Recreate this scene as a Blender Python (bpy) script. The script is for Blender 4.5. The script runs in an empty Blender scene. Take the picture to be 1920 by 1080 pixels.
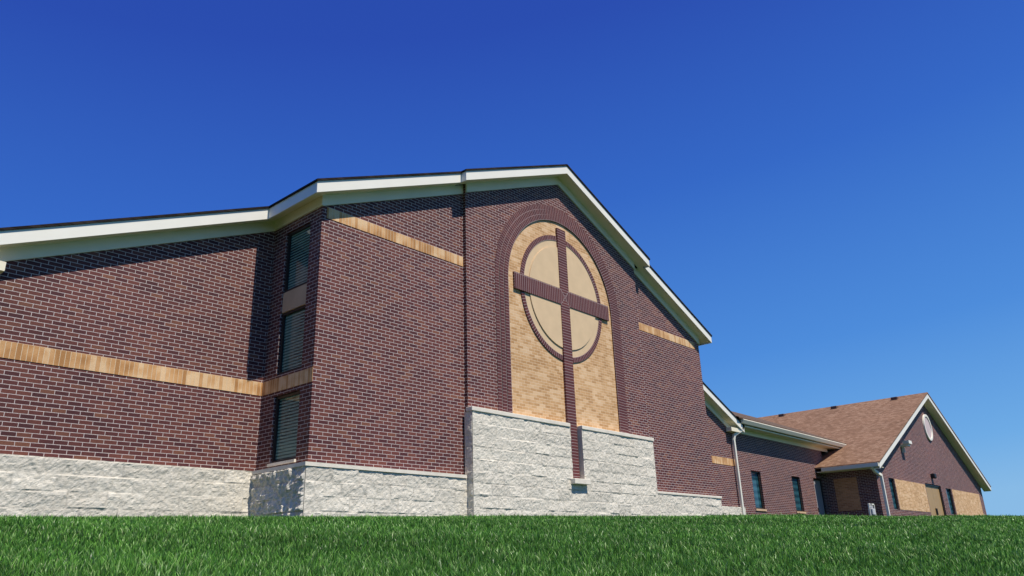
import bpy, math, random
import numpy as np
from mathutils import Vector, Matrix, noise
random.seed(4); rng=np.random.default_rng(7)
S=bpy.context.scene
COL=S.collection
# ------------------------------------------------------------------ helpers
class M:
    def __init__(s): s.v=[];s.f=[];s.uv=[];s.mi=[]
    def face(s,pts,uv=None,mi=0):
        b=len(s.v); s.v+= [tuple(p) for p in pts]; s.f.append(tuple(range(b,b+len(pts))))
        s.uv+= list(uv) if uv else [(0,0)]*len(pts); s.mi.append(mi)
    def box(s,x0,x1,y0,y1,z0,z1,mi=0):
        p=[(x0,y0,z0),(x1,y0,z0),(x1,y1,z0),(x0,y1,z0),(x0,y0,z1),(x1,y0,z1),(x1,y1,z1),(x0,y1,z1)]
        for q in ((0,1,5,4),(1,2,6,5),(2,3,7,6),(3,0,4,7),(4,5,6,7),(3,2,1,0)):
            s.face([p[i] for i in q],mi=mi)
    def prism(s,pts,y0,y1,mi=0):   # pts (x,z) counter-clockwise seen from -Y
        n=len(pts)
        s.face([(x,y0,z) for x,z in pts],mi=mi)
        s.face([(x,y1,z) for x,z in reversed(pts)],mi=mi)
        for i in range(n):
            a=pts[i];b=pts[(i+1)%n]
            s.face([(a[0],y0,a[1]),(a[0],y1,a[1]),(b[0],y1,b[1]),(b[0],y0,b[1])],mi=mi)
    def prismx(s,pts,x0,x1,mi=0):  # pts (y,z)
        n=len(pts)
        s.face([(x0,y,z) for y,z in reversed(pts)],mi=mi)
        s.face([(x1,y,z) for y,z in pts],mi=mi)
        for i in range(n):
            a=pts[i];b=pts[(i+1)%n]
            s.face([(x0,a[0],a[1]),(x0,b[0],b[1]),(x1,b[0],b[1]),(x1,a[0],a[1])],mi=mi)
    def disc(s,cx,cz,r,y0,y1,n=96,mi=0):
        s.prism([(cx+r*math.cos(2*math.pi*i/n),cz+r*math.sin(2*math.pi*i/n)) for i in range(n)],y0,y1,mi)
    def tube(s,pts,w=.04,dp=.03):
        for a,b in zip(pts[:-1],pts[1:]):
            a=Vector(a);b=Vector(b);d=(b-a).normalized();a=a-d*dp*.4;b=b+d*dp*.4
            ref=Vector((0,1,0)) if abs(d.y)<.9 else Vector((1,0,0))
            u=d.cross(ref).normalized()*w;v=d.cross(u).normalized()*dp
            A=[a+u+v,a-u+v,a-u-v,a+u-v];B=[b+u+v,b-u+v,b-u-v,b+u-v]
            for i in range(4):
                j=(i+1)%4; s.face([A[i],A[j],B[j],B[i]])
            s.face(A[::-1]);s.face(B)
    def cyl(s,cx,cy,z0,z1,r,n=14,r1=None):
        r1=r if r1 is None else r1
        A=[(cx+r*math.cos(2*math.pi*i/n),cy+r*math.sin(2*math.pi*i/n),z0) for i in range(n)]
        B=[(cx+r1*math.cos(2*math.pi*i/n),cy+r1*math.sin(2*math.pi*i/n),z1) for i in range(n)]
        for i in range(n):
            j=(i+1)%n; s.face([A[i],A[j],B[j],B[i]])
        s.face(B);s.face(A[::-1])
    def obj(s,name,mats,parent=None,fix=True,bevel=0):
        me=bpy.data.meshes.new(name)
        me.from_pydata(s.v,[],s.f)
        if not isinstance(mats,(list,tuple)): mats=[mats]
        for m in mats: me.materials.append(m)
        uvl=me.uv_layers.new(name='UVMap')
        uvl.data.foreach_set('uv',[c for t in s.uv for c in t])
        me.polygons.foreach_set('material_index',s.mi)
        if fix:
            import bmesh
            bm=bmesh.new();bm.from_mesh(me)
            bmesh.ops.remove_doubles(bm,verts=bm.verts,dist=.0002)
            bmesh.ops.recalc_face_normals(bm,faces=bm.faces)
            bm.to_mesh(me);bm.free()
        me.update()
        o=bpy.data.objects.new(name,me);COL.objects.link(o)
        if parent:
            o.parent=parent
            if parent.type=='EMPTY': o.matrix_parent_inverse=Matrix.Translation(parent.location).inverted()
        if bevel:
            b=o.modifiers.new('b','BEVEL');b.width=bevel;b.segments=2;b.limit_method='ANGLE'
        return o
def boxobj(name,mat,parent,*b,bevel=0):
    m=M();m.box(*b);return m.obj(name,mat,parent,fix=bool(bevel),bevel=bevel)
def thing(name,loc,label,cat,group=None):
    e=bpy.data.objects.new(name,None);e.location=loc;e.empty_display_size=.3;COL.objects.link(e)
    e['label']=label;e['category']=cat
    if group:e['group']=group
    return e
# ------------------------------------------------------------------ materials
def newmat(name):
    m=bpy.data.materials.new(name);m.use_nodes=True
    nt=m.node_tree;b=nt.nodes['Principled BSDF'];return m,nt,b
def N(nt,t,**k):
    n=nt.nodes.new(t)
    for a,v in k.items():
        if a in n.inputs.keys(): n.inputs[a].default_value=v
        else: setattr(n,a,v)
    return n
def c4(c): return (c[0],c[1],c[2],1)
def ramp(nt,stops,interp='LINEAR'):
    r=nt.nodes.new('ShaderNodeValToRGB');r.color_ramp.interpolation=interp
    e=r.color_ramp.elements
    while len(e)<len(stops): e.new(.5)
    for i,(p,c) in enumerate(stops): e[i].position=p;e[i].color=c4(c)
    return r
def brick(name,stops,mortar,w,h,ms=.006,off=.5,uv=False,slope=None,z0=0,bump=.6,rough=.7,patch=(.82,1.18),spec=.3,smooth=.15,fine=.2,mott=0):
    m,nt,b=newmat(name);L=nt.links.new
    geo=N(nt,'ShaderNodeNewGeometry')
    if uv:
        tc=N(nt,'ShaderNodeTexCoord');src=tc.outputs['UV']
    else:
        sp=N(nt,'ShaderNodeSeparateXYZ');L(geo.outputs['Position'],sp.inputs[0])
        cb=N(nt,'ShaderNodeCombineXYZ')
        if slope=='y':
            L(sp.outputs[1],cb.inputs[0]);L(sp.outputs[2],cb.inputs[1])
        elif slope=='x':
            L(sp.outputs[0],cb.inputs[0]);L(sp.outputs[2],cb.inputs[1])
        else:
            ad=N(nt,'ShaderNodeMath',operation='ADD');L(sp.outputs[0],ad.inputs[0]);L(sp.outputs[1],ad.inputs[1])
            L(ad.outputs[0],cb.inputs[0])
            sb=N(nt,'ShaderNodeMath',operation='SUBTRACT');L(sp.outputs[2],sb.inputs[0]);sb.inputs[1].default_value=z0
            L(sb.outputs[0],cb.inputs[1])
        src=cb.outputs[0]
    bt=N(nt,'ShaderNodeTexBrick');bt.offset=off;bt.inputs['Scale'].default_value=1
    bt.inputs['Brick Width'].default_value=w;bt.inputs['Row Height'].default_value=h
    bt.inputs['Mortar Size'].default_value=ms;bt.inputs['Mortar Smooth'].default_value=smooth
    bt.inputs['Color1'].default_value=(0,0,0,1);bt.inputs['Color2'].default_value=(1,1,1,1);bt.inputs['Mortar'].default_value=(.5,.5,.5,1)
    nw=N(nt,'ShaderNodeTexNoise');nw.inputs['Scale'].default_value=9;L(geo.outputs['Position'],nw.inputs['Vector'])
    vm=N(nt,'ShaderNodeVectorMath',operation='MULTIPLY_ADD');L(nw.outputs['Color'],vm.inputs[0]);vm.inputs[1].default_value=(.004,.0025,0);L(src,vm.inputs[2])
    if uv: L(src,bt.inputs['Vector'])
    else: L(vm.outputs[0],bt.inputs['Vector'])
    r=ramp(nt,stops)
    if mott:   # batches of differently fired bricks
        nm_=N(nt,'ShaderNodeTexNoise');nm_.inputs['Scale'].default_value=4.5;nm_.inputs['Detail'].default_value=1;L(geo.outputs['Position'],nm_.inputs['Vector'])
        mm_=N(nt,'ShaderNodeMapRange');mm_.inputs[1].default_value=.35;mm_.inputs[2].default_value=.65;mm_.inputs[3].default_value=-mott;mm_.inputs[4].default_value=mott;L(nm_.outputs[0],mm_.inputs[0])
        am=N(nt,'ShaderNodeMath',operation='MULTIPLY_ADD');L(bt.outputs['Color'],am.inputs[0]);am.inputs[1].default_value=1.0;L(mm_.outputs[0],am.inputs[2]);L(am.outputs[0],r.inputs[0])
    else: L(bt.outputs['Color'],r.inputs[0])
    n1=N(nt,'ShaderNodeTexNoise');n1.inputs['Scale'].default_value=.55;n1.inputs['Detail'].default_value=4;L(geo.outputs['Position'],n1.inputs['Vector'])
    mr=N(nt,'ShaderNodeMapRange');mr.inputs[1].default_value=.3;mr.inputs[2].default_value=.7;mr.inputs[3].default_value=patch[0];mr.inputs[4].default_value=patch[1]
    L(n1.outputs[0],mr.inputs[0])
    n2=N(nt,'ShaderNodeTexNoise');n2.inputs['Scale'].default_value=90;n2.inputs['Detail'].default_value=3;L(geo.outputs['Position'],n2.inputs['Vector'])
    mr2=N(nt,'ShaderNodeMapRange');mr2.inputs[1].default_value=.3;mr2.inputs[2].default_value=.7;mr2.inputs[3].default_value=1-fine;mr2.inputs[4].default_value=1+fine
    L(n2.outputs[0],mr2.inputs[0])
    mu=N(nt,'ShaderNodeMath',operation='MULTIPLY');L(mr.outputs[0],mu.inputs[0]);L(mr2.outputs[0],mu.inputs[1])
    vs=N(nt,'ShaderNodeVectorMath',operation='SCALE');L(r.outputs[0],vs.inputs[0]);L(mu.outputs[0],vs.inputs['Scale'])
    mm=N(nt,'ShaderNodeVectorMath',operation='SCALE');mm.inputs[0].default_value=mortar;L(mr2.outputs[0],mm.inputs['Scale'])
    mx=N(nt,'ShaderNodeMix',data_type='RGBA');L(bt.outputs['Fac'],mx.inputs[0]);L(vs.outputs[0],mx.inputs[6]);L(mm.outputs[0],mx.inputs[7])
    L(mx.outputs[2],b.inputs['Base Color'])
    b.inputs['Roughness'].default_value=rough;b.inputs['Specular IOR Level'].default_value=spec
    inv=N(nt,'ShaderNodeMath',operation='MULTIPLY_ADD');L(bt.outputs['Fac'],inv.inputs[0]);inv.inputs[1].default_value=-1;L(n2.outputs[0],inv.inputs[2])
    bp=N(nt,'ShaderNodeBump');bp.inputs['Strength'].default_value=bump;bp.inputs['Distance'].default_value=.003
    L(inv.outputs[0],bp.inputs['Height']);L(bp.outputs[0],b.inputs['Normal'])
    return m
def plain(name,col,rough=.6,var=.06,scale=3,spec=.3,bump=0,bscale=60,metal=0):
    m,nt,b=newmat(name);L=nt.links.new
    geo=N(nt,'ShaderNodeNewGeometry')
    n1=N(nt,'ShaderNodeTexNoise');n1.inputs['Scale'].default_value=scale;n1.inputs['Detail'].default_value=6;L(geo.outputs['Position'],n1.inputs['Vector'])
    r=ramp(nt,[(.3,[c*(1-var) for c in col]),(.7,[min(1,c*(1+var)) for c in col])]);L(n1.outputs[0],r.inputs[0]);L(r.outputs[0],b.inputs['Base Color'])
    b.inputs['Roughness'].default_value=rough;b.inputs['Specular IOR Level'].default_value=spec;b.inputs['Metallic'].default_value=metal
    if bump:
        n2=N(nt,'ShaderNodeTexNoise');n2.inputs['Scale'].default_value=bscale;n2.inputs['Detail'].default_value=5;L(geo.outputs['Position'],n2.inputs['Vector'])
        bp=N(nt,'ShaderNodeBump');bp.inputs['Strength'].default_value=bump;bp.inputs['Distance'].default_value=.01;L(n2.outputs[0],bp.inputs['Height']);L(bp.outputs[0],b.inputs['Normal'])
    return m
RED=[(0,(.075,.021,.023)),(.3,(.110,.031,.028)),(.6,(.134,.039,.032)),(.88,(.158,.049,.036)),(1,(.20,.076,.045))]
DRK=[(0,(.088,.024,.026)),(.5,(.108,.030,.029)),(1,(.13,.037,.033))]
TAN=[(0,(.50,.27,.11)),(.35,(.60,.34,.15)),(.7,(.68,.41,.20)),(1,(.76,.50,.28))]
BANDC=[(0,(.46,.22,.075)),(.35,(.60,.31,.12)),(.7,(.70,.40,.18)),(1,(.80,.53,.29))]
MORT=(.58,.49,.455)
BH=.052;BW=.157
mB=brick('red_brick',RED,MORT,BW,BH,ms=.0038,z0=1.3)
mRow=brick('radial_brick',DRK,(.46,.37,.35),.055,.19,ms=.0034,off=0,uv=True,bump=.3)
mCross=brick('cross_brick',DRK,(.46,.37,.35),.055,.31,ms=.0036,off=0,uv=True,bump=.3)
mBandA=brick('tan_soldier_wing',BANDC,(.74,.56,.36),.058,.2,ms=.0036,off=0,z0=2.37,patch=(.85,1.1),fine=.1,mott=.4)
mBandB=brick('tan_soldier_bay',BANDC,(.74,.56,.36),.058,.2,ms=.0036,off=0,z0=4.80,patch=(.85,1.1),fine=.1,mott=.4)
mTan=brick('tan_brick',TAN,(.82,.64,.42),BW,BH,ms=.0034,z0=1.3,patch=(.94,1.05),fine=.06,mott=.2)
mTanS=brick('shaded_tan_brick',[(0,(.42,.17,.07)),(1,(.60,.28,.12))],(.6,.4,.25),BW,BH,ms=.0032,z0=1.3)  # tan brick of the hall's side wall, its shade put into the colour
mCream=plain('cream_trim',(.90,.81,.60),.5,.04,2)
mWhite=plain('white_trim',(.88,.84,.73),.5,.03,2)
mGut=plain('cream_gutter',(.80,.74,.58),.5,.03,2)
mStucco=plain('tan_stucco',(.70,.51,.31),.9,.05,4,bump=.3,bscale=180)
mCap=plain('cap_stone',(.78,.71,.59),.8,.08,8,bump=.4,bscale=70)
mRoofM=brick('dark_shingle',[(0,(.02,.015,.014)),(1,(.045,.033,.028))],(.012,.010,.009),.3,.06,ms=.004,slope='y',rough=.95,spec=.05)
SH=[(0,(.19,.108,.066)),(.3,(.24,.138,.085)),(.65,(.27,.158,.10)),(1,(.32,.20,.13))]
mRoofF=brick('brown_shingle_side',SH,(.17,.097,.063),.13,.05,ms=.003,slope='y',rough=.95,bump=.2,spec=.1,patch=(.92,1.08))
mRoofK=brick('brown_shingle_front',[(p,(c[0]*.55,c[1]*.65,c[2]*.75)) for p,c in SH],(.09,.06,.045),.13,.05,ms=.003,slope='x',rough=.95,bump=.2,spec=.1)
mFrame=plain('dark_frame',(.035,.026,.022),.45,.1)
mSpan=plain('tan_spandrel',(.62,.42,.25),.5,.1)
mDoor=plain('tan_door',(.42,.27,.12),.5,.05)
mGreyDoor=plain('grey_door',(.36,.33,.33),.5,.05)
mPipe=plain('white_pipe',(.82,.78,.66),.45,.04)
mDark=plain('dark_fixture',(.02,.02,.022),.5,.1)
mVent=plain('roof_vent_brown',(.13,.08,.055),.7,.1)
def glass(name,a,bc,period=.034,amp=.28):
    m,nt,b=newmat(name);L=nt.links.new
    geo=N(nt,'ShaderNodeNewGeometry');sp=N(nt,'ShaderNodeSeparateXYZ');L(geo.outputs['Position'],sp.inputs[0])
    mt=N(nt,'ShaderNodeMath',operation='MULTIPLY');L(sp.outputs[2],mt.inputs[0]);mt.inputs[1].default_value=2*math.pi/period
    sn=N(nt,'ShaderNodeMath',operation='SINE');L(mt.outputs[0],sn.inputs[0])
    n=N(nt,'ShaderNodeTexNoise');n.inputs['Scale'].default_value=1.8;L(geo.outputs['Position'],n.inputs['Vector'])
    ad=N(nt,'ShaderNodeMath',operation='MULTIPLY_ADD');L(sn.outputs[0],ad.inputs[0]);ad.inputs[1].default_value=amp;L(n.outputs[0],ad.inputs[2])
    r=ramp(nt,[(.2,a),(.8,bc)]);L(ad.outputs[0],r.inputs[0]);L(r.outputs[0],b.inputs['Base Color'])
    b.inputs['Roughness'].default_value=.06;b.inputs['Specular IOR Level'].default_value=.5
    return m
mGlass=glass('blind_glass',(.015,.04,.034),(.22,.36,.29),.045,.34)
mGlassF=glass('teal_glass',(.01,.045,.065),(.035,.12,.15),.2)
def stone_mat():
    m,nt,b=newmat('split_face_stone');L=nt.links.new
    geo=N(nt,'ShaderNodeNewGeometry')
    n1=N(nt,'ShaderNodeTexNoise');n1.inputs['Scale'].default_value=16;n1.inputs['Detail'].default_value=9;n1.inputs['Roughness'].default_value=.8;L(geo.outputs['Position'],n1.inputs['Vector'])
    r=ramp(nt,[(.28,(.58,.52,.42)),(.5,(.71,.65,.54)),(.72,(.80,.74,.63))]);L(n1.outputs[0],r.inputs[0])
    at=N(nt,'ShaderNodeAttribute',attribute_name='tint')
    vs=N(nt,'ShaderNodeVectorMath',operation='SCALE');L(r.outputs[0],vs.inputs[0]);L(at.outputs['Fac'],vs.inputs['Scale'])
    L(vs.outputs[0],b.inputs['Base Color']);b.inputs['Roughness'].default_value=.9;b.inputs['Specular IOR Level'].default_value=.12
    n2=N(nt,'ShaderNodeTexNoise');n2.inputs['Scale'].default_value=48;n2.inputs['Detail'].default_value=9;n2.inputs['Roughness'].default_value=.75;L(geo.outputs['Position'],n2.inputs['Vector'])
    bp=N(nt,'ShaderNodeBump');bp.inputs['Strength'].default_value=.65;bp.inputs['Distance'].default_value=.014;L(n2.outputs[0],bp.inputs['Height']);L(bp.outputs[0],b.inputs['Normal'])
    return m
mStone=stone_mat()
def stone_face(acc,p0,du,un,nrm,z0,z1,holes=(),res=.018,bh=.186,bw=.42,amp=.36):
    nu=max(2,int(un/res));nz=max(2,int((z1-z0)/res))
    V,T,F=acc
    base=len(V)
    for j in range(nz+1):
        z=z0+(z1-z0)*j/nz
        for i in range(nu+1):
            u=un*i/nu
            P=Vector((p0[0]+du[0]*u,p0[1]+du[1]*u,z))
            wob=.010*noise.noise(P*7)
            q=(z1-z+wob)/bh
            row=max(0,math.floor(q));fz=q-math.floor(q)
            uu=u+ (row%2)*bw*.5+ row*.07+wob
            k=math.floor(uu/bw);fu=(uu/bw)%1
            h=random.Random(int(k*131+row*977+int(p0[0]*10)))
            t=.92+.14*h.random();ta=(h.random()-.5)*.03;tb=(h.random()-.5)*.04;hh=h.random()*.016
            eu=min(fu,1-fu)*bw;ez=min(fz,1-fz)*bh
            e=min(1,min(eu,ez)/.012)
            n=noise.fractal(P*13,0.6,2.1,5)*.022+noise.noise(P*30)*.010
            d=((.3+.7*e)*(.008+hh+ta*(fu-.5)*2+tb*(fz-.5)*2+n))*amp
            if e<.45: t*=.82
            if i in(0,nu) or j in (0,): d=0.004
            V.append((P.x+nrm[0]*d,P.y+nrm[1]*d,z));T.append(t)
    for j in range(nz):
        zc=z0+(z1-z0)*(j+.5)/nz
        for i in range(nu):
            uc=un*(i+.5)/nu
            if any(a<uc<b and c<zc<d for a,b,c,d in holes):continue
            a=base+j*(nu+1)+i
            F.append((a,a+1,a+nu+2,a+nu+1))
def stone_obj(name,acc,parent,extra=None):
    V,T,F=acc
    if extra:
        b=len(V)
        V+=extra.v;T+=[.95]*len(extra.v);F+=[tuple(i+b for i in f) for f in extra.f]
    me=bpy.data.meshes.new(name);me.from_pydata(V,[],F);me.materials.append(mStone)
    a=me.attributes.new('tint','FLOAT','POINT');a.data.foreach_set('value',T);me.update()
    o=bpy.data.objects.new(name,me);COL.objects.link(o)
    o.parent=parent;o.matrix_parent_inverse=Matrix.Translation(parent.location).inverted()
    return o
def wall_open(m,x0,x1,z0,z1,y,ops,depth=.12):
    xs=sorted({x0,x1,*[o[0] for o in ops],*[o[1] for o in ops]});zs=sorted({z0,z1,*[o[2] for o in ops],*[o[3] for o in ops]})
    for a,b in zip(xs[:-1],xs[1:]):
        for c,d in zip(zs[:-1],zs[1:]):
            cx,cz=(a+b)/2,(c+d)/2
            if any(o[0]<cx<o[1] and o[2]<cz<o[3] for o in ops):continue
            m.face([(a,y,c),(b,y,c),(b,y,d),(a,y,d)])
    for a,b,c,d in ops:
        Y=y+depth
        m.face([(a,y,c),(a,y,d),(a,Y,d),(a,Y,c)]);m.face([(b,y,c),(b,Y,c),(b,Y,d),(b,y,d)])
        m.face([(a,y,d),(b,y,d),(b,Y,d),(a,Y,d)]);m.face([(a,y,c),(a,Y,c),(b,Y,c),(b,y,c)])
G=.40   # ground level round the buildings (eye level = 0)
# ================================================================== CHURCH
ch=thing('church_building',(11.35,9.2,G),'dark red brick church, broad gable, large brick cross in arch','church')
XR=11.35;ZR=7.72;SL=.426
R=lambda x:ZR-SL*abs(x-XR)
yC,yS,yW=8.54,8.62,9.87
B0=.2
def gp(xa,xb,off,z0):
    p=[(xa,z0),(xb,z0),(xb,R(xb)-off)]
    if xa<XR<xb:p.append((XR,R(XR)-off))
    p.append((xa,R(xa)-off));return p
w=M()
w.prism(gp(1.8,20.9,.14,B0),yW,30)
w.prism(gp(5.90,16.93,.145,B0),yS,yW-.001)
w.prism(gp(8.65,14.07,.15,B0),yC,yS-.001)
zt=5.16;xa,xb=5.77,5.899
for y0,y1,z0,z1 in [(yS,8.90,B0,zt),(9.53,yW-.001,B0,zt),(8.90,9.53,B0,1.37),(8.90,9.53,2.31,2.372),(8.90,9.53,2.572,2.61),(8.90,9.53,4.83,zt)]:
    w.box(xa,xb,y0,y1,z0,z1)
w.obj('wall',mB,ch,fix=False)
boxobj('brick_band',mBandA,ch,1.79,5.765,yW-.006,yW+.05,2.372,2.568)
boxobj('brick_band',mBandA,ch,5.765,xb-.01,yS+.001,yW-.007,2.3725,2.5675)
boxobj('brick_band',mBandA,ch,16.93,20.905,yW-.006,yW+.05,2.372,2.568)
boxobj('brick_band',mBandB,ch,5.85,8.645,yS-.006,yS+.04,4.81,4.985)
boxobj('brick_band',mBandB,ch,14.075,16.72,yS-.006,yS+.04,4.81,4.985)
def bay_window(z0,z1):
    fr=M();y0,y1=8.905,9.525;t=.035;x0,x1=5.80,5.87
    fr.box(x0,x1,y0,y0+t,z0,z1);fr.box(x0,x1,y1-t,y1,z0,z1);fr.box(x0,x1,y0+t,y1-t,z0,z0+t);fr.box(x0,x1,y0+t,y1-t,z1-t,z1)
    fr.face([(5.885,y0,z0),(5.885,y0,z1),(5.885,y1,z1),(5.885,y1,z0)])
    o=fr.obj('window',mFrame,ch,fix=False)
    g=M();g.box(5.835,5.845,y0+t,y1-t,z0+t,z1-t)
    p=g.obj('pane',mGlass,None);p.parent=o
for z0,z1 in ((1.375,2.305),(2.615,3.545),(3.865,4.825)): bay_window(z0,z1)
boxobj('spandrel_panel',mSpan,ch,5.785,5.89,8.905,9.525,3.55,3.86)
boxobj('window_sill',mCap,ch,5.74,5.88,8.89,9.54,1.335,1.374)
RT=.036
def slab(m,xa,xb,y0,y1,top=0,th=RT):
    segs=[(xa,XR),(XR,xb)] if xa<XR<xb else [(xa,xb)]
    for a,b in segs:
        m.prism([(a,R(a)-top-th),(b,R(b)-top-th),(b,R(b)-top),(a,R(a)-top)],y0,y1)
e1,e2,e3=2.98,5.87,9.81
fC,fS,fW=8.24,8.36,9.61
rf=M()
slab(rf,XR-e3,XR+e3,fW,30)
slab(rf,XR-e2,XR+e2,fS,fW-.0005);slab(rf,XR-e1,XR+e1,fC,fS-.0005)
roof=rf.obj('roof',mRoofM,ch,fix=False)
fa=M();FH=.175
o=.02
for a,b in ((XR-e3+o,XR-e2+o),(XR+e2-o,XR+e3-o)): slab(fa,a,b,fW+o,fW+o+.03,RT,FH)
for a,b in ((XR-e2+o,XR-e1+o),(XR+e1-o,XR+e2-o)): slab(fa,a,b,fS+o,fS+o+.03,RT,FH)
slab(fa,XR-e1+o,XR+e1-o,fC+o,fC+o+.03,RT,FH)
for sgn in(-1,1):
    x=XR+sgn*(e2-o);x2=x-sgn*.03;zz=R(x);fa.box(min(x,x2),max(x,x2),fS+o+.03,fW+o,zz-RT-FH,zz-RT-.002)
    x=XR+sgn*(e1-o);x2=x-sgn*.03;zz=R(x);fa.box(min(x,x2),max(x,x2),fC+o+.03,fS+o,zz-RT-FH,zz-RT-.002)
    x=XR+sgn*(e3-o);x2=x-sgn*.03;zz=R(x);fa.box(min(x,x2),max(x,x2),fW+o+.03,29,zz-RT-FH,zz-RT-.002)
fa.obj('fascia',mWhite,ch,fix=False)
so=M();q=RT+FH-.03
slab(so,XR-e3+.06,XR-e2+.06,fW+.06,yW,q,.02);slab(so,XR+e2-.06,XR+e3-.06,fW+.06,yW,q,.02)
slab(so,XR-e2+.06,XR-e1+.06,fS+.06,yS,q,.02);slab(so,XR+e1-.06,XR+e2-.06,fS+.06,yS,q,.02)
slab(so,XR-e1+.06,XR+e1-.06,fC+.06,yC,q,.02)
slab(so,XR-e2+.06,5.77,yS+.001,yW-.001,q,.02);slab(so,16.93,XR+e2-.06,yS+.001,yW-.001,q,.02)
slab(so,XR-e3+.06,1.8,yW+.001,29,q,.02)
so.obj('soffit',mCream,ch,fix=False)
fz=M();q2=RT+FH-.01;fh=.17
slab(fz,1.8,5.765,yW-.03,yW-.001,q2,fh);slab(fz,16.935,20.9,yW-.03,yW-.001,q2,fh)
slab(fz,5.77,8.645,yS-.03,yS-.001,q2,fh);slab(fz,14.075,16.93,yS-.03,yS-.001,q2,fh)
slab(fz,8.65,14.07,yC-.03,yC-.001,q2,fh)
zz=R(5.77)-q2;fz.box(5.74,5.769,yS-.03,yW-.03,zz-fh,zz)
fz.obj('frieze_board',mCream,ch,fix=False)
boxobj('cornice_return',mCream,ch,1.60,2.285,fW+.06,yW-.032,3.32,3.43)
boxobj('cornice_return',mCream,ch,20.40,21.10,fW+.06,yW-.032,3.32,3.43)
XP=11.32;ZP=4.82;RP=1.63
def arch_pts(r,n=64): return [(XP+r*math.cos(math.pi*i/n),ZP+r*math.sin(math.pi*i/n)) for i in range(n+1)]
pn=M();pn.prism([(XP-RP,2.3),(XP+RP,2.3)]+arch_pts(RP),yC-.006,yC-.0005)
pn.obj('arched_panel',mTan,ch,fix=False)
def ring(m,cx,cz,r0,r1,y0,y1,a0,a1,n,legs=None):
    seq=[];rm=(r0+r1)/2
    if legs: seq.append(((cx+r0,legs),(cx+r1,legs),-(cz-legs)))
    for i in range(n+1):
        a=a0+(a1-a0)*i/n;c,s_=math.cos(a),math.sin(a)
        seq.append(((cx+r0*c,cz+r0*s_),(cx+r1*c,cz+r1*s_),(a-a0)*rm))
    if legs: seq.append(((cx-r0,legs),(cx-r1,legs),(a1-a0)*rm+(cz-legs)))
    h=r1-r0
    for p,q in zip(seq[:-1],seq[1:]):
        (i0,o0,u0),(i1,o1,u1)=p,q
        m.face([(i0[0],y0,i0[1]),(o0[0],y0,o0[1]),(o1[0],y0,o1[1]),(i1[0],y0,i1[1])],[(u0,-.002),(u0,h),(u1,h),(u1,-.002)])
        m.face([(o0[0],y0,o0[1]),(o0[0],y1,o0[1]),(o1[0],y1,o1[1]),(o1[0],y0,o1[1])],[(u0,0.01),(u0,.05),(u1,.05),(u1,0.01)])
        m.face([(i0[0],y0,i0[1]),(i1[0],y0,i1[1]),(i1[0],y1,i1[1]),(i0[0],y1,i0[1])],[(u0,0.01),(u1,0.01),(u1,.05),(u0,.05)])
ar=M();r_=RP
for wd_,pr in ((.11,.036),(.11,.024),(.11,.012)):
    ring(ar,XP,ZP,r_,r_+wd_-.002,yC-pr,yC,0,math.pi,72,legs=2.3);r_+=wd_
ar.obj('arch_surround',mRow,ch,fix=False)
ci=M();ring(ci,XP,4.85,1.185,1.285,yC-.026,yC,0,2*math.pi,96)
ci.obj('circle_surround',mRow,ch,fix=False)
di=M();di.disc(XP,4.85,1.184,yC-.016,yC-.007,128);di.disc(XP,4.85,1.04,yC-.036,yC-.017,128)
di.obj('medallion',mStucco,ch,fix=False)
cr=M();hw=.135;hv=.16;yc=yC-.052;yb=yC-.002;XX=11.335
zt_,zb_,zc_=6.31,1.40,4.85
def poly(pts,uvf):
    cr.face([(x,yc,z) for x,z in pts],[uvf(x,z) for x,z in pts])
fvert=lambda x,z:(z,x-XX+hw+.005);farm=lambda x,z:(x,z-zc_+hv+.005)
poly([(XX-hw,zc_+hv),(XX,zc_),(XX+hw,zc_+hv),(XX+hw,zt_),(XX-hw,zt_)],fvert)
poly([(XX-hw,zb_),(XX+hw,zb_),(XX+hw,zc_-hv),(XX,zc_),(XX-hw,zc_-hv)],fvert)
poly([(XX-1.49,zc_-hv),(XX-hw,zc_-hv),(XX,zc_),(XX-hw,zc_+hv),(XX-1.49,zc_+hv)],farm)
poly([(XX+hw,zc_-hv),(XX+1.49,zc_-hv),(XX+1.49,zc_+hv),(XX+hw,zc_+hv),(XX,zc_)],farm)
out=[(XX-hw,zb_),(XX+hw,zb_),(XX+hw,zc_-hv),(XX+1.49,zc_-hv),(XX+1.49,zc_+hv),(XX+hw,zc_+hv),(XX+hw,zt_),(XX-hw,zt_),(XX-hw,zc_+hv),(XX-1.49,zc_+hv),(XX-1.49,zc_-hv),(XX-hw,zc_-hv)]
for i in range(12):
    a=out[i];b=out[(i+1)%12];vert=abs(a[0]-b[0])<1e-6
    u0,u1=(a[1],b[1]) if vert else (a[0],b[0])
    cr.face([(a[0],yc,a[1]),(a[0],yb,a[1]),(b[0],yb,b[1]),(b[0],yc,b[1])],[(u0,.01),(u0,.08),(u1,.08),(u1,.01)])
crs=cr.obj('cross',mCross,ch,fix=False)
jm=M()
for sg in (1,-1):
    a=Vector((XX-hw,zc_-sg*hv));b=Vector((XX+hw,zc_+sg*hv));d=(b-a).normalized();n=Vector((-d.y,d.x))*.004
    jm.face([(p.x,yc-.002-.0007*sg,p.y) for p in (a+n,b+n,b-n,a-n)])
jm.obj('mitre_joint',plain('mortar',(.42,.34,.32)),ch,fix=False)
sx0,sx1=8.62,14.0;yT=8.42
acc=([],[],[])
slot=(11.335-.165-sx0,11.335+.165-sx0,1.37,3)
stone_face(acc,(sx0,yT),(1,0),sx1-sx0,(0,-1),B0,2.29,holes=[slot])
stone_face(acc,(sx0,yC+.05),(0,-1),yC+.05-yT,(-1,0),B0,2.29,bw=.5)
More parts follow.
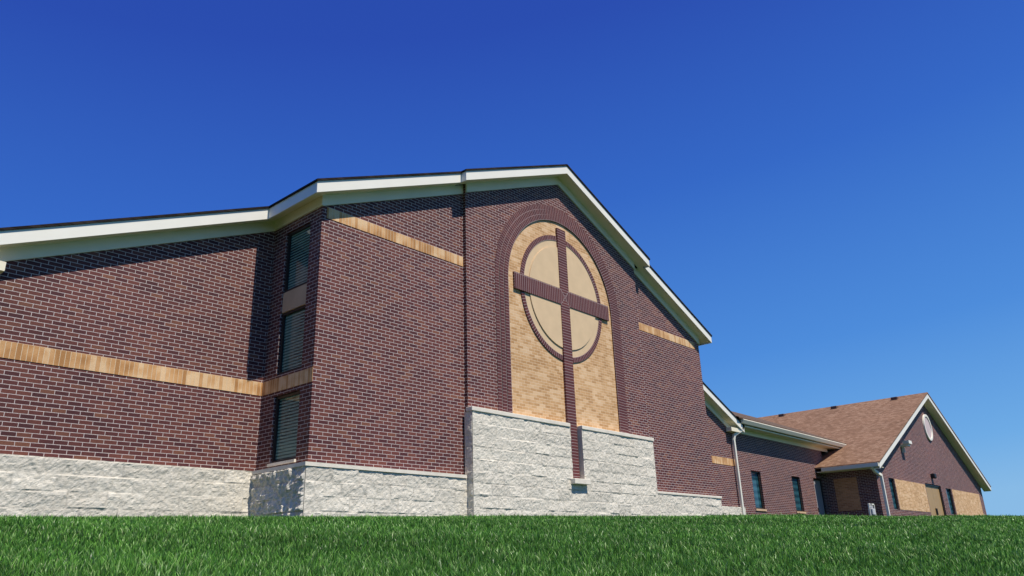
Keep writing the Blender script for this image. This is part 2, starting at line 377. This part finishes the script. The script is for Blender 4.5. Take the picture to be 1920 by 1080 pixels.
stone_face(acc,(sx1,yT),(0,1),.2,(1,0),B0,2.29,bw=.5)
ex=M()
for xx in (11.335-.172,11.335+.172):
    ex.face([(xx,yT-.012,1.37),(xx,yC,1.37),(xx,yC,2.29),(xx,yT-.012,2.29)])
ex.face([(11.163,yT,1.37),(11.507,yT,1.37),(11.507,yC,1.37),(11.163,yC,1.37)])
stone_obj('stone_base',acc,ch,ex)
acc=([],[],[])
stone_face(acc,(5.70,8.55),(1,0),2.93,(0,-1),B0,1.25)
stone_face(acc,(5.70,9.82),(0,-1),1.27,(-1,0),B0,1.25,bw=.5,amp=1.2)
stone_obj('stone_base',acc,ch)
acc=([],[],[])
stone_face(acc,(13.99,8.55),(1,0),3.02,(0,-1),B0,1.25)
stone_face(acc,(17.01,8.55),(0,1),1.3,(1,0),B0,1.25)
stone_obj('stone_base',acc,ch)
acc=([],[],[])
stone_face(acc,(1.75,9.80),(1,0),3.97,(0,-1),B0,1.30,bw=.44)
ex=M();ex.face([(1.75,9.80,1.30),(5.7,9.80,1.30),(5.7,9.88,1.30),(1.75,9.88,1.30)])
stone_obj('stone_base',acc,ch,ex)
acc=([],[],[])
stone_face(acc,(17.0,9.80),(1,0),3.9,(0,-1),B0,1.25)
ex=M();ex.face([(17,9.80,1.25),(20.9,9.80,1.25),(20.9,9.88,1.25),(17,9.88,1.25)])
stone_obj('stone_base',acc,ch,ex)
for b in ((sx0-.022,11.155,yT-.024,yC-.0,2.29,2.36),(11.515,sx1+.022,yT-.024,yC-.0,2.29,2.36),(14.04,17.035,8.526,yS,1.25,1.30),(11.10,11.57,yT-.10,yT+.03,1.28,1.372)):
    boxobj('stone_cap',mCap,ch,*b,bevel=.008)
cp=M();cp.box(5.675,8.60,8.526,yS-.0,1.25,1.30);cp.box(5.675,5.769,yS+.0,9.80,1.25,1.30);cp.obj('stone_cap',mCap,ch,fix=False)
ds=M();ds.tube([(21.12,9.66,3.52),(21.05,9.66,3.42),(20.72,9.76,3.25),(20.68,9.78,3.1),(20.68,9.78,.3)],.04,.03)
ds.obj('downspout',mPipe,ch,fix=False)
vp=M();vp.cyl(19.95,10.6,R(19.95)-.05,R(19.95)+.20,.035);v=vp.obj('vent_pipe',mWhite,ch,fix=False)
vp=M();vp.cyl(20.55,10.9,R(20.55)-.05,R(20.55)+.42,.03);vp.cyl(20.55,10.9,R(20.55)+.42,R(20.55)+.46,.05);v=vp.obj('vent_pipe',mDark,ch,fix=False)
# ================================================================== CONNECTING WING
kw=thing('connecting_wing',(24,10.2,G),'low brick connecting wing with brown shingles and cream gutter','building')
yK=10.0
ops=[(22.02,22.66,1.26,2.35),(25.0,25.66,1.26,2.36),(26.85,27.64,.42,2.40)]
k=M();wall_open(k,20.9,28.0,B0,3.52,yK,ops,.14)
k.face([(20.9,yK+.2,B0),(20.9,yK,B0),(20.9,yK,3.52),(20.9,yK+.2,3.52)])
k.obj('wall',mB,kw,fix=False)
def front_window(par,x0,x1,z0,z1,y,gm=mGlassF):
    f=M();t=.04
    f.box(x0,x0+t,y,y+.06,z0,z1);f.box(x1-t,x1,y,y+.06,z0,z1);f.box(x0+t,x1-t,y,y+.06,z0,z0+t);f.box(x0+t,x1-t,y,y+.06,z1-t,z1)
    o=f.obj('window',mFrame,par,fix=False)
    g=M();g.box(x0+t,x1-t,y+.035,y+.045,z0+t,z1-t);p=g.obj('pane',gm,None);p.parent=o;return o
for a,b,c,d in ops[:2]: front_window(kw,a+.002,b-.002,c+.002,d-.002,yK+.05)
dd=M();a,b,c,d=ops[2];dd.box(a+.05,b-.05,yK+.06,yK+.10,c,d-.05);dr=dd.obj('door',mGreyDoor,kw)
f=M();f.box(a+.002,a+.05,yK+.03,yK+.11,c,d-.002);f.box(b-.05,b-.002,yK+.03,yK+.11,c,d-.002);f.box(a+.05,b-.05,yK+.03,yK+.11,d-.05,d-.002)
x=f.obj('frame',mFrame,None,fix=False);x.parent=dr
x=boxobj('handle',mDark,None,a+.12,a+.15,yK+.02,yK+.06,1.28,1.42);x.parent=dr
for a,b,c,d in ops[:2]: boxobj('window_sill',mSpan,kw,a-.04,b+.04,yK-.03,yK+.05,c-.06,c-.002)
yE=9.55;zE=3.74;SK=.42;yR=15.6
zk=lambda y:zE+SK*(y-yE)
xl=lambda z:XR+(ZR-z)/SL
XF,ZF,SF=35.57,6.23,.411
RF=lambda x:ZF-SF*abs(x-XF)
k=M()
zR_=zk(yR)
k.face([(xl(zE)+.03,yE,zE),(29.55,yE,zE),(35.9,yR,zR_),(14.6,yR,zR_)])
k.face([(xl(zE)+.03,yE,zE-.04),(29.55,yE,zE-.04),(29.55,yE,zE),(xl(zE)+.03,yE,zE)])
k.face([(14.6,yR,zR_),(35.9,yR,zR_),(35.9,yR+6,zE),(14.6,yR+6,zE)])
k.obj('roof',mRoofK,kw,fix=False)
g=M();prof=[(yE-.02,zE-.04),(yE-.03,zE-.06),(yE+.02,zE-.16),(yE+.10,zE-.16),(yE+.10,zE-.04)]
g.prismx(prof,20.95,29.5);g.obj('gutter',mGut,kw,fix=False)
boxobj('soffit',mCream,kw,20.95,29.2,yE+.10,yK-.001,3.52,3.56)
boxobj('frieze_board',mCream,kw,20.95,28.6,yK-.03,yK-.002,3.40,3.519)
# ================================================================== GABLED HALL
gh=thing('gabled_hall',(35.57,8.6,G),'gabled brick hall with brown shingle roof and round vent','building')
yF=8.2;gx0,gx1=27.7,43.45
ops=[(29.0,29.62,1.30,2.37),(33.6,35.9,.42,2.42),(36.65,37.5,1.30,2.37)]
k=M();wall_open(k,gx0,gx1,B0,2.7,yF,ops,.14)
k.face([(gx0,yF,2.7),(gx1,yF,2.7),(gx1,yF,RF(gx1)-.1),(XF,yF,ZF-.1),(gx0,yF,RF(gx0)-.1)])
k.face([(gx0,10.2,B0),(gx0,yF,B0),(gx0,yF,RF(gx0)-.1),(gx0,10.2,RF(gx0)-.1)])
k.face([(gx1,24,B0),(gx1,yF,B0),(gx1,yF,RF(gx1)-.1),(gx1,24,RF(gx1)-.1)])
k.obj('wall',mB,gh,fix=False)
for a,b in ((29.66,33.5),(37.6,42.7)): boxobj('brick_panel',mTan,gh,a,b,yF-.012,yF-.001,1.32,2.36)
boxobj('brick_panel',mTanS,gh,gx0-.012,gx0-.001,8.85,9.62,1.30,2.37)
for a,b,c,d in (ops[0],ops[2]): front_window(gh,a+.002,b-.002,c+.002,d-.002,yF+.05)
a,b,c,d=ops[1];mid=(a+b)/2
dd=M();dd.box(a+.07,mid-.006,yF+.08,yF+.12,c,d-.07);dd.box(mid+.006,b-.07,yF+.08,yF+.12,c,d-.07);dr=dd.obj('double_door',mDoor,gh,fix=False)
f=M();f.box(a+.002,a+.07,yF+.04,yF+.13,c,d-.002);f.box(b-.07,b-.002,yF+.04,yF+.13,c,d-.002);f.box(a+.07,b-.07,yF+.04,yF+.13,d-.07,d-.002)
x=f.obj('frame',mFrame,None,fix=False);x.parent=dr
for s_ in (-.09,.06):
    x=boxobj('handle',mDark,None,mid+s_,mid+s_+.03,yF+.04,yF+.08,1.25,1.5);x.parent=dr
k=M();ex0,ex1=27.13,44.0;yG=7.85
for a,b in((ex0,XF),(XF,ex1)):
    k.prism([(a,RF(a)-.05),(b,RF(b)-.05),(b,RF(b)),(a,RF(a))],yG,26)
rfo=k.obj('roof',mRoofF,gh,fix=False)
k=M()
for a,b in((ex0+.02,XF),(XF,ex1-.02)):
    k.prism([(a,RF(a)-.24),(b,RF(b)-.24),(b,RF(b)-.052),(a,RF(a)-.052)],yG+.02,yG+.05)
k.obj('fascia',mWhite,gh,fix=False)
boxobj('gutter',mGut,gh,ex0-.08,ex0+.018,yG+.03,9.75,RF(ex0)-.16,RF(ex0)-.04)
k=M()
for a,b in((ex0+.02,XF),(XF,ex1-.02)):
    k.prism([(a,RF(a)-.24),(b,RF(b)-.24),(b,RF(b)-.22),(a,RF(a)-.22)],yG+.05,yF-.001)
k.box(ex0+.02,gx0-.001,yG+.06,9.95,RF(ex0)-.17,RF(ex0)-.15)
k.obj('soffit',mCream,gh,fix=False)
VR=.46
k=M();k.disc(35.75,4.80,VR,yF-.03,yF-.001,48);k.obj('round_vent',plain('pale_louver',(.62,.50,.48),.6),gh,fix=False)
k=M();n=48
for i in range(n):
    a=2*math.pi*i/n;b=2*math.pi*(i+1)/n
    P=lambda r,t,y:(35.75+r*math.cos(t),y,4.80+r*math.sin(t))
    k.face([P(VR,a,yF-.06),P(VR+.09,a,yF-.06),P(VR+.09,b,yF-.06),P(VR,b,yF-.06)]);k.face([P(VR+.09,a,yF-.06),P(VR+.09,a,yF),P(VR+.09,b,yF),P(VR+.09,b,yF-.06)]);k.face([P(VR,a,yF-.06),P(VR,b,yF-.06),P(VR,b,yF),P(VR,a,yF)])
k.obj('vent_frame',mWhite,gh,fix=False)
k=M();k.box(31.25,31.5,yF-.28,yF-.001,3.62,3.70);k.box(31.18,31.57,yF-.34,yF-.12,3.70,3.82);k.box(31.35,31.4,yF-.1,yF-.002,3.4,3.62);k.obj('floodlight',mWhite,gh,fix=False)
boxobj('wall_lamp',mDark,gh,34.65,34.95,yF-.16,yF-.001,2.66,2.84,bevel=.03)
k=M()
k.tube([(27.12,8.1,2.6),(27.3,8.1,2.48),(27.62,8.02,2.35),(27.64,8.02,.3)],.045,.04)
k.obj('downspout',mPipe,gh,fix=False)
for i,y in enumerate((14.07,11.63,9.07)):
    xx=35.2;zz=RF(xx);o_=boxobj('roof_vent',mVent,None,xx-.15,xx+.12,y-.13,y+.13,zz-.1,zz+.075,bevel=.02);o_.parent=rfo
gm=thing('gas_meter',(26.9,8.3,G),'pale grey gas meter with pipework beside the hall','gas meter')
k=M();k.box(26.78,27.02,8.22,8.38,1.08,1.28);k.cyl(26.82,8.3,1.28,1.36,.03);k.cyl(26.97,8.3,1.28,1.36,.03);k.obj('meter_body',plain('meter_grey',(.55,.55,.55),.4),gm,bevel=.02)
k=M();k.tube([(26.82,8.3,1.36),(26.82,8.3,1.42),(26.7,8.3,1.42),(26.7,8.3,G)],.02,.02);k.obj('pipe',mPipe,gm,fix=False)
k=M();k.tube([(26.97,8.3,1.36),(26.97,8.3,1.42),(27.2,8.3,1.42),(27.2,8.3,G)],.02,.02);k.obj('pipe',mPipe,gm,fix=False)
# ================================================================== GROUND
TOP=.40
def gz(x,y):
    s=.326*x+.945*y
    z=-.30+.1110*s
    z=-.03*np.logaddexp(-z/.03,-TOP/.03)
    z=.05*np.logaddexp(z/.05,-.9/.05)
    und=.010*np.sin(x*1.3+.4)*np.sin(y*1.1+1)+.006*np.sin(x*2.9+y*2.1)
    return z+und*np.clip((60-np.hypot(x,y))/40,0,1)
def axis():
    a=list(np.arange(-12,24,.2));b=24
    o=[]
    while b<3000: o.append(b);b+=max(.5,(b-20)*.25)
    c=-12.2;l=[]
    while c>-3000: l.append(c);c-=max(.5,(-c-10)*.25)
    return np.array(l[::-1]+a+o)
ax=axis();ay=axis()
GX,GY=np.meshgrid(ax,ay,indexing='xy');GZ=gz(GX,GY)
nx,ny=len(ax),len(ay)
V=np.stack([GX.ravel(),GY.ravel(),GZ.ravel()],1)
idx=np.arange(nx*ny).reshape(ny,nx)
F=np.stack([idx[:-1,:-1].ravel(),idx[:-1,1:].ravel(),idx[1:,1:].ravel(),idx[1:,:-1].ravel()],1)
me=bpy.data.meshes.new('ground');me.from_pydata(V.tolist(),[],F.tolist());me.polygons.foreach_set('use_smooth',[True]*len(F));me.update()
gr=bpy.data.objects.new('ground',me);COL.objects.link(gr);gr['kind']='structure';gr['label']='gently rising lawn ground up to the church';gr['category']='ground'
me.materials.append(plain('lawn_soil',(.022,.052,.012),.95,.35,3,spec=.05,bump=.8,bscale=40))
NB=620000
az=rng.uniform(-math.radians(46),math.radians(46),NB)
d=1.6+rng.random(NB)**1.1*13
al=.7157
vx=np.cos(al)*np.cos(az)+np.sin(al)*np.sin(az);vy=np.sin(al)*np.cos(az)-np.cos(al)*np.sin(az)
px=vx*d;py=vy*d
s=.326*px+.945*py
kp=(s<7.2)
px,py,d,s=px[kp],py[kp],d[kp],s[kp];n=len(px)
pz=gz(px,py)-.004
cl=.5+.5*np.sin(px*9+3*np.sin(py*7))*np.sin(py*11+2*np.sin(px*5.3))   # tufts
hgt=rng.uniform(.010,.036,n)*(.85+.3*cl)
tall=rng.random(n)<.05;hgt[tall]*=1.55
wd=.0011*np.maximum(1,d/2.8)*rng.uniform(.6,1.5,n)
th=rng.uniform(0,2*np.pi,n)
cx,cy=np.cos(th),np.sin(th)
le=rng.uniform(.05,.75,n)*hgt;lt=rng.uniform(0,2*np.pi,n);lx,ly=np.cos(lt)*le,np.sin(lt)*le
P0=np.stack([px,py,pz],1)
side=np.stack([cx*wd,cy*wd,np.zeros(n)],1)
mid=P0+np.stack([lx*.3,ly*.3,hgt*.58],1);tip=P0+np.stack([lx,ly,hgt],1)
VV=np.stack([P0-side,P0+side,mid+side*.8,mid-side*.8,tip],1).reshape(-1,3)
b=np.arange(n)*5
quads=np.stack([b,b+1,b+2,b+3],1);tris=np.stack([b+3,b+2,b+4],1)
me=bpy.data.meshes.new('grass')
me.vertices.add(len(VV));me.vertices.foreach_set('co',VV.astype(np.float32).ravel())
nl=n*7;me.loops.add(nl)
me.loops.foreach_set('vertex_index',np.concatenate([quads,tris],1).ravel().astype(np.int32))
me.polygons.add(n*2)
me.polygons.foreach_set('loop_start',np.stack([np.arange(n)*7,np.arange(n)*7+4],1).ravel().astype(np.int32))
me.update(calc_edges=True)
tint=np.clip(rng.random(n)*.85+cl*.15,0,1)
at=me.attributes.new('tint','FLOAT','POINT');at.data.foreach_set('value',np.repeat(tint,5).astype(np.float32))
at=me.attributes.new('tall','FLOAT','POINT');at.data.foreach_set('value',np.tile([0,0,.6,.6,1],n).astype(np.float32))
m,nt,bs=newmat('grass_blade');L=nt.links.new
a1=N(nt,'ShaderNodeAttribute',attribute_name='tint');a2=N(nt,'ShaderNodeAttribute',attribute_name='tall')
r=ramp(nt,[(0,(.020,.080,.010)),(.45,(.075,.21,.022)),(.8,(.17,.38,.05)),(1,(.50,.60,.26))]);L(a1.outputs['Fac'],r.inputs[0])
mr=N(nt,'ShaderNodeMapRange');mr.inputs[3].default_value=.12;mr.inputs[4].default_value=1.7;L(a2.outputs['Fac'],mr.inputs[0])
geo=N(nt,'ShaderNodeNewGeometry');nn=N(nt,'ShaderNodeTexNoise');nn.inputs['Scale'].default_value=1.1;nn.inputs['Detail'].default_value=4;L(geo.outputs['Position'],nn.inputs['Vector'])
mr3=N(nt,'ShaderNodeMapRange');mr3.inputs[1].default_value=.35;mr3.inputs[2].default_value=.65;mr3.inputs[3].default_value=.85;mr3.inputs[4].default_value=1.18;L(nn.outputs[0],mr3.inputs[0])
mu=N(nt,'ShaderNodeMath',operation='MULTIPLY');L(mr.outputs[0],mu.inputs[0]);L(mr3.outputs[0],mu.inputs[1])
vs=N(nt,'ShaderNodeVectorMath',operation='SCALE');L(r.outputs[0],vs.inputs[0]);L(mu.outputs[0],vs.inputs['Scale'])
L(vs.outputs[0],bs.inputs['Base Color']);bs.inputs['Roughness'].default_value=.38;bs.inputs['Specular IOR Level'].default_value=.4
tr=N(nt,'ShaderNodeBsdfTranslucent');L(vs.outputs[0],tr.inputs['Color'])
mxs=N(nt,'ShaderNodeMixShader');mxs.inputs[0].default_value=.25;L(bs.outputs[0],mxs.inputs[1]);L(tr.outputs[0],mxs.inputs[2]);L(mxs.outputs[0],nt.nodes['Material Output'].inputs['Surface'])
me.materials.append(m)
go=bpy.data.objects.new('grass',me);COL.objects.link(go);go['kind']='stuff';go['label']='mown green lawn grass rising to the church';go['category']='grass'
# ================================================================== LIGHT
EL=math.radians(59);AZ=math.radians(-.6)
sd=Vector((math.sin(AZ)*math.cos(EL),-math.cos(AZ)*math.cos(EL),math.sin(EL)))
sun=bpy.data.lights.new('sun','SUN');sun.energy=5;sun.angle=math.radians(.5);sun.color=(1,.95,.85)
so_=bpy.data.objects.new('sun',sun);so_.rotation_euler=sd.to_track_quat('Z','Y').to_euler();so_.location=(0,-10,20);COL.objects.link(so_)
W=bpy.data.worlds.new('World');S.world=W;W.use_nodes=True;nt=W.node_tree;L=nt.links.new
bg=nt.nodes['Background']
sk=nt.nodes.new('ShaderNodeTexSky');sk.sky_type='NISHITA';sk.sun_disc=False;sk.sun_elevation=EL;sk.sun_rotation=math.pi-AZ
sk.air_density=1.0;sk.dust_density=.3;sk.ozone_density=3
tc=N(nt,'ShaderNodeTexCoord');nm=N(nt,'ShaderNodeVectorMath',operation='NORMALIZE');L(tc.outputs['Generated'],nm.inputs[0])
dp=N(nt,'ShaderNodeVectorMath',operation='DOT_PRODUCT');L(nm.outputs[0],dp.inputs[0]);dp.inputs[1].default_value=(-.07,.07,1)
r=ramp(nt,[(0,(.22,.48,.81)),(.06,(.14,.40,.80)),(.20,(.065,.26,.73)),(.42,(.028,.135,.59)),(.62,(.017,.068,.45)),(1,(.012,.04,.33))]);L(dp.outputs['Value'],r.inputs[0])
vsc=N(nt,'ShaderNodeVectorMath',operation='SCALE');L(r.outputs[0],vsc.inputs[0]);vsc.inputs['Scale'].default_value=10
mx=N(nt,'ShaderNodeMix',data_type='RGBA');mx.inputs[0].default_value=.90;L(sk.outputs[0],mx.inputs[6]);L(vsc.outputs[0],mx.inputs[7])
L(mx.outputs[2],bg.inputs['Color']);bg.inputs['Strength'].default_value=.10
# ================================================================== CAMERA
p,ro,f=.3459,.03324,1428
Rr=Vector((math.sin(al),-math.cos(al),0));Fw=Vector((math.cos(al)*math.cos(p),math.sin(al)*math.cos(p),math.sin(p)));U=Rr.cross(Fw)
R2=Rr*math.cos(ro)-U*math.sin(ro);U2=Rr*math.sin(ro)+U*math.cos(ro)
mt=Matrix((R2,U2,-Fw)).transposed().to_4x4()
cam=bpy.data.cameras.new('camera');cam.sensor_width=36;cam.lens=f/1920*36;cam.clip_end=6000;cam.clip_start=.05
co=bpy.data.objects.new('camera',cam);co.matrix_world=mt;COL.objects.link(co);S.camera=co
S.view_settings.view_transform='Standard';S.view_settings.look='None';S.view_settings.exposure=0
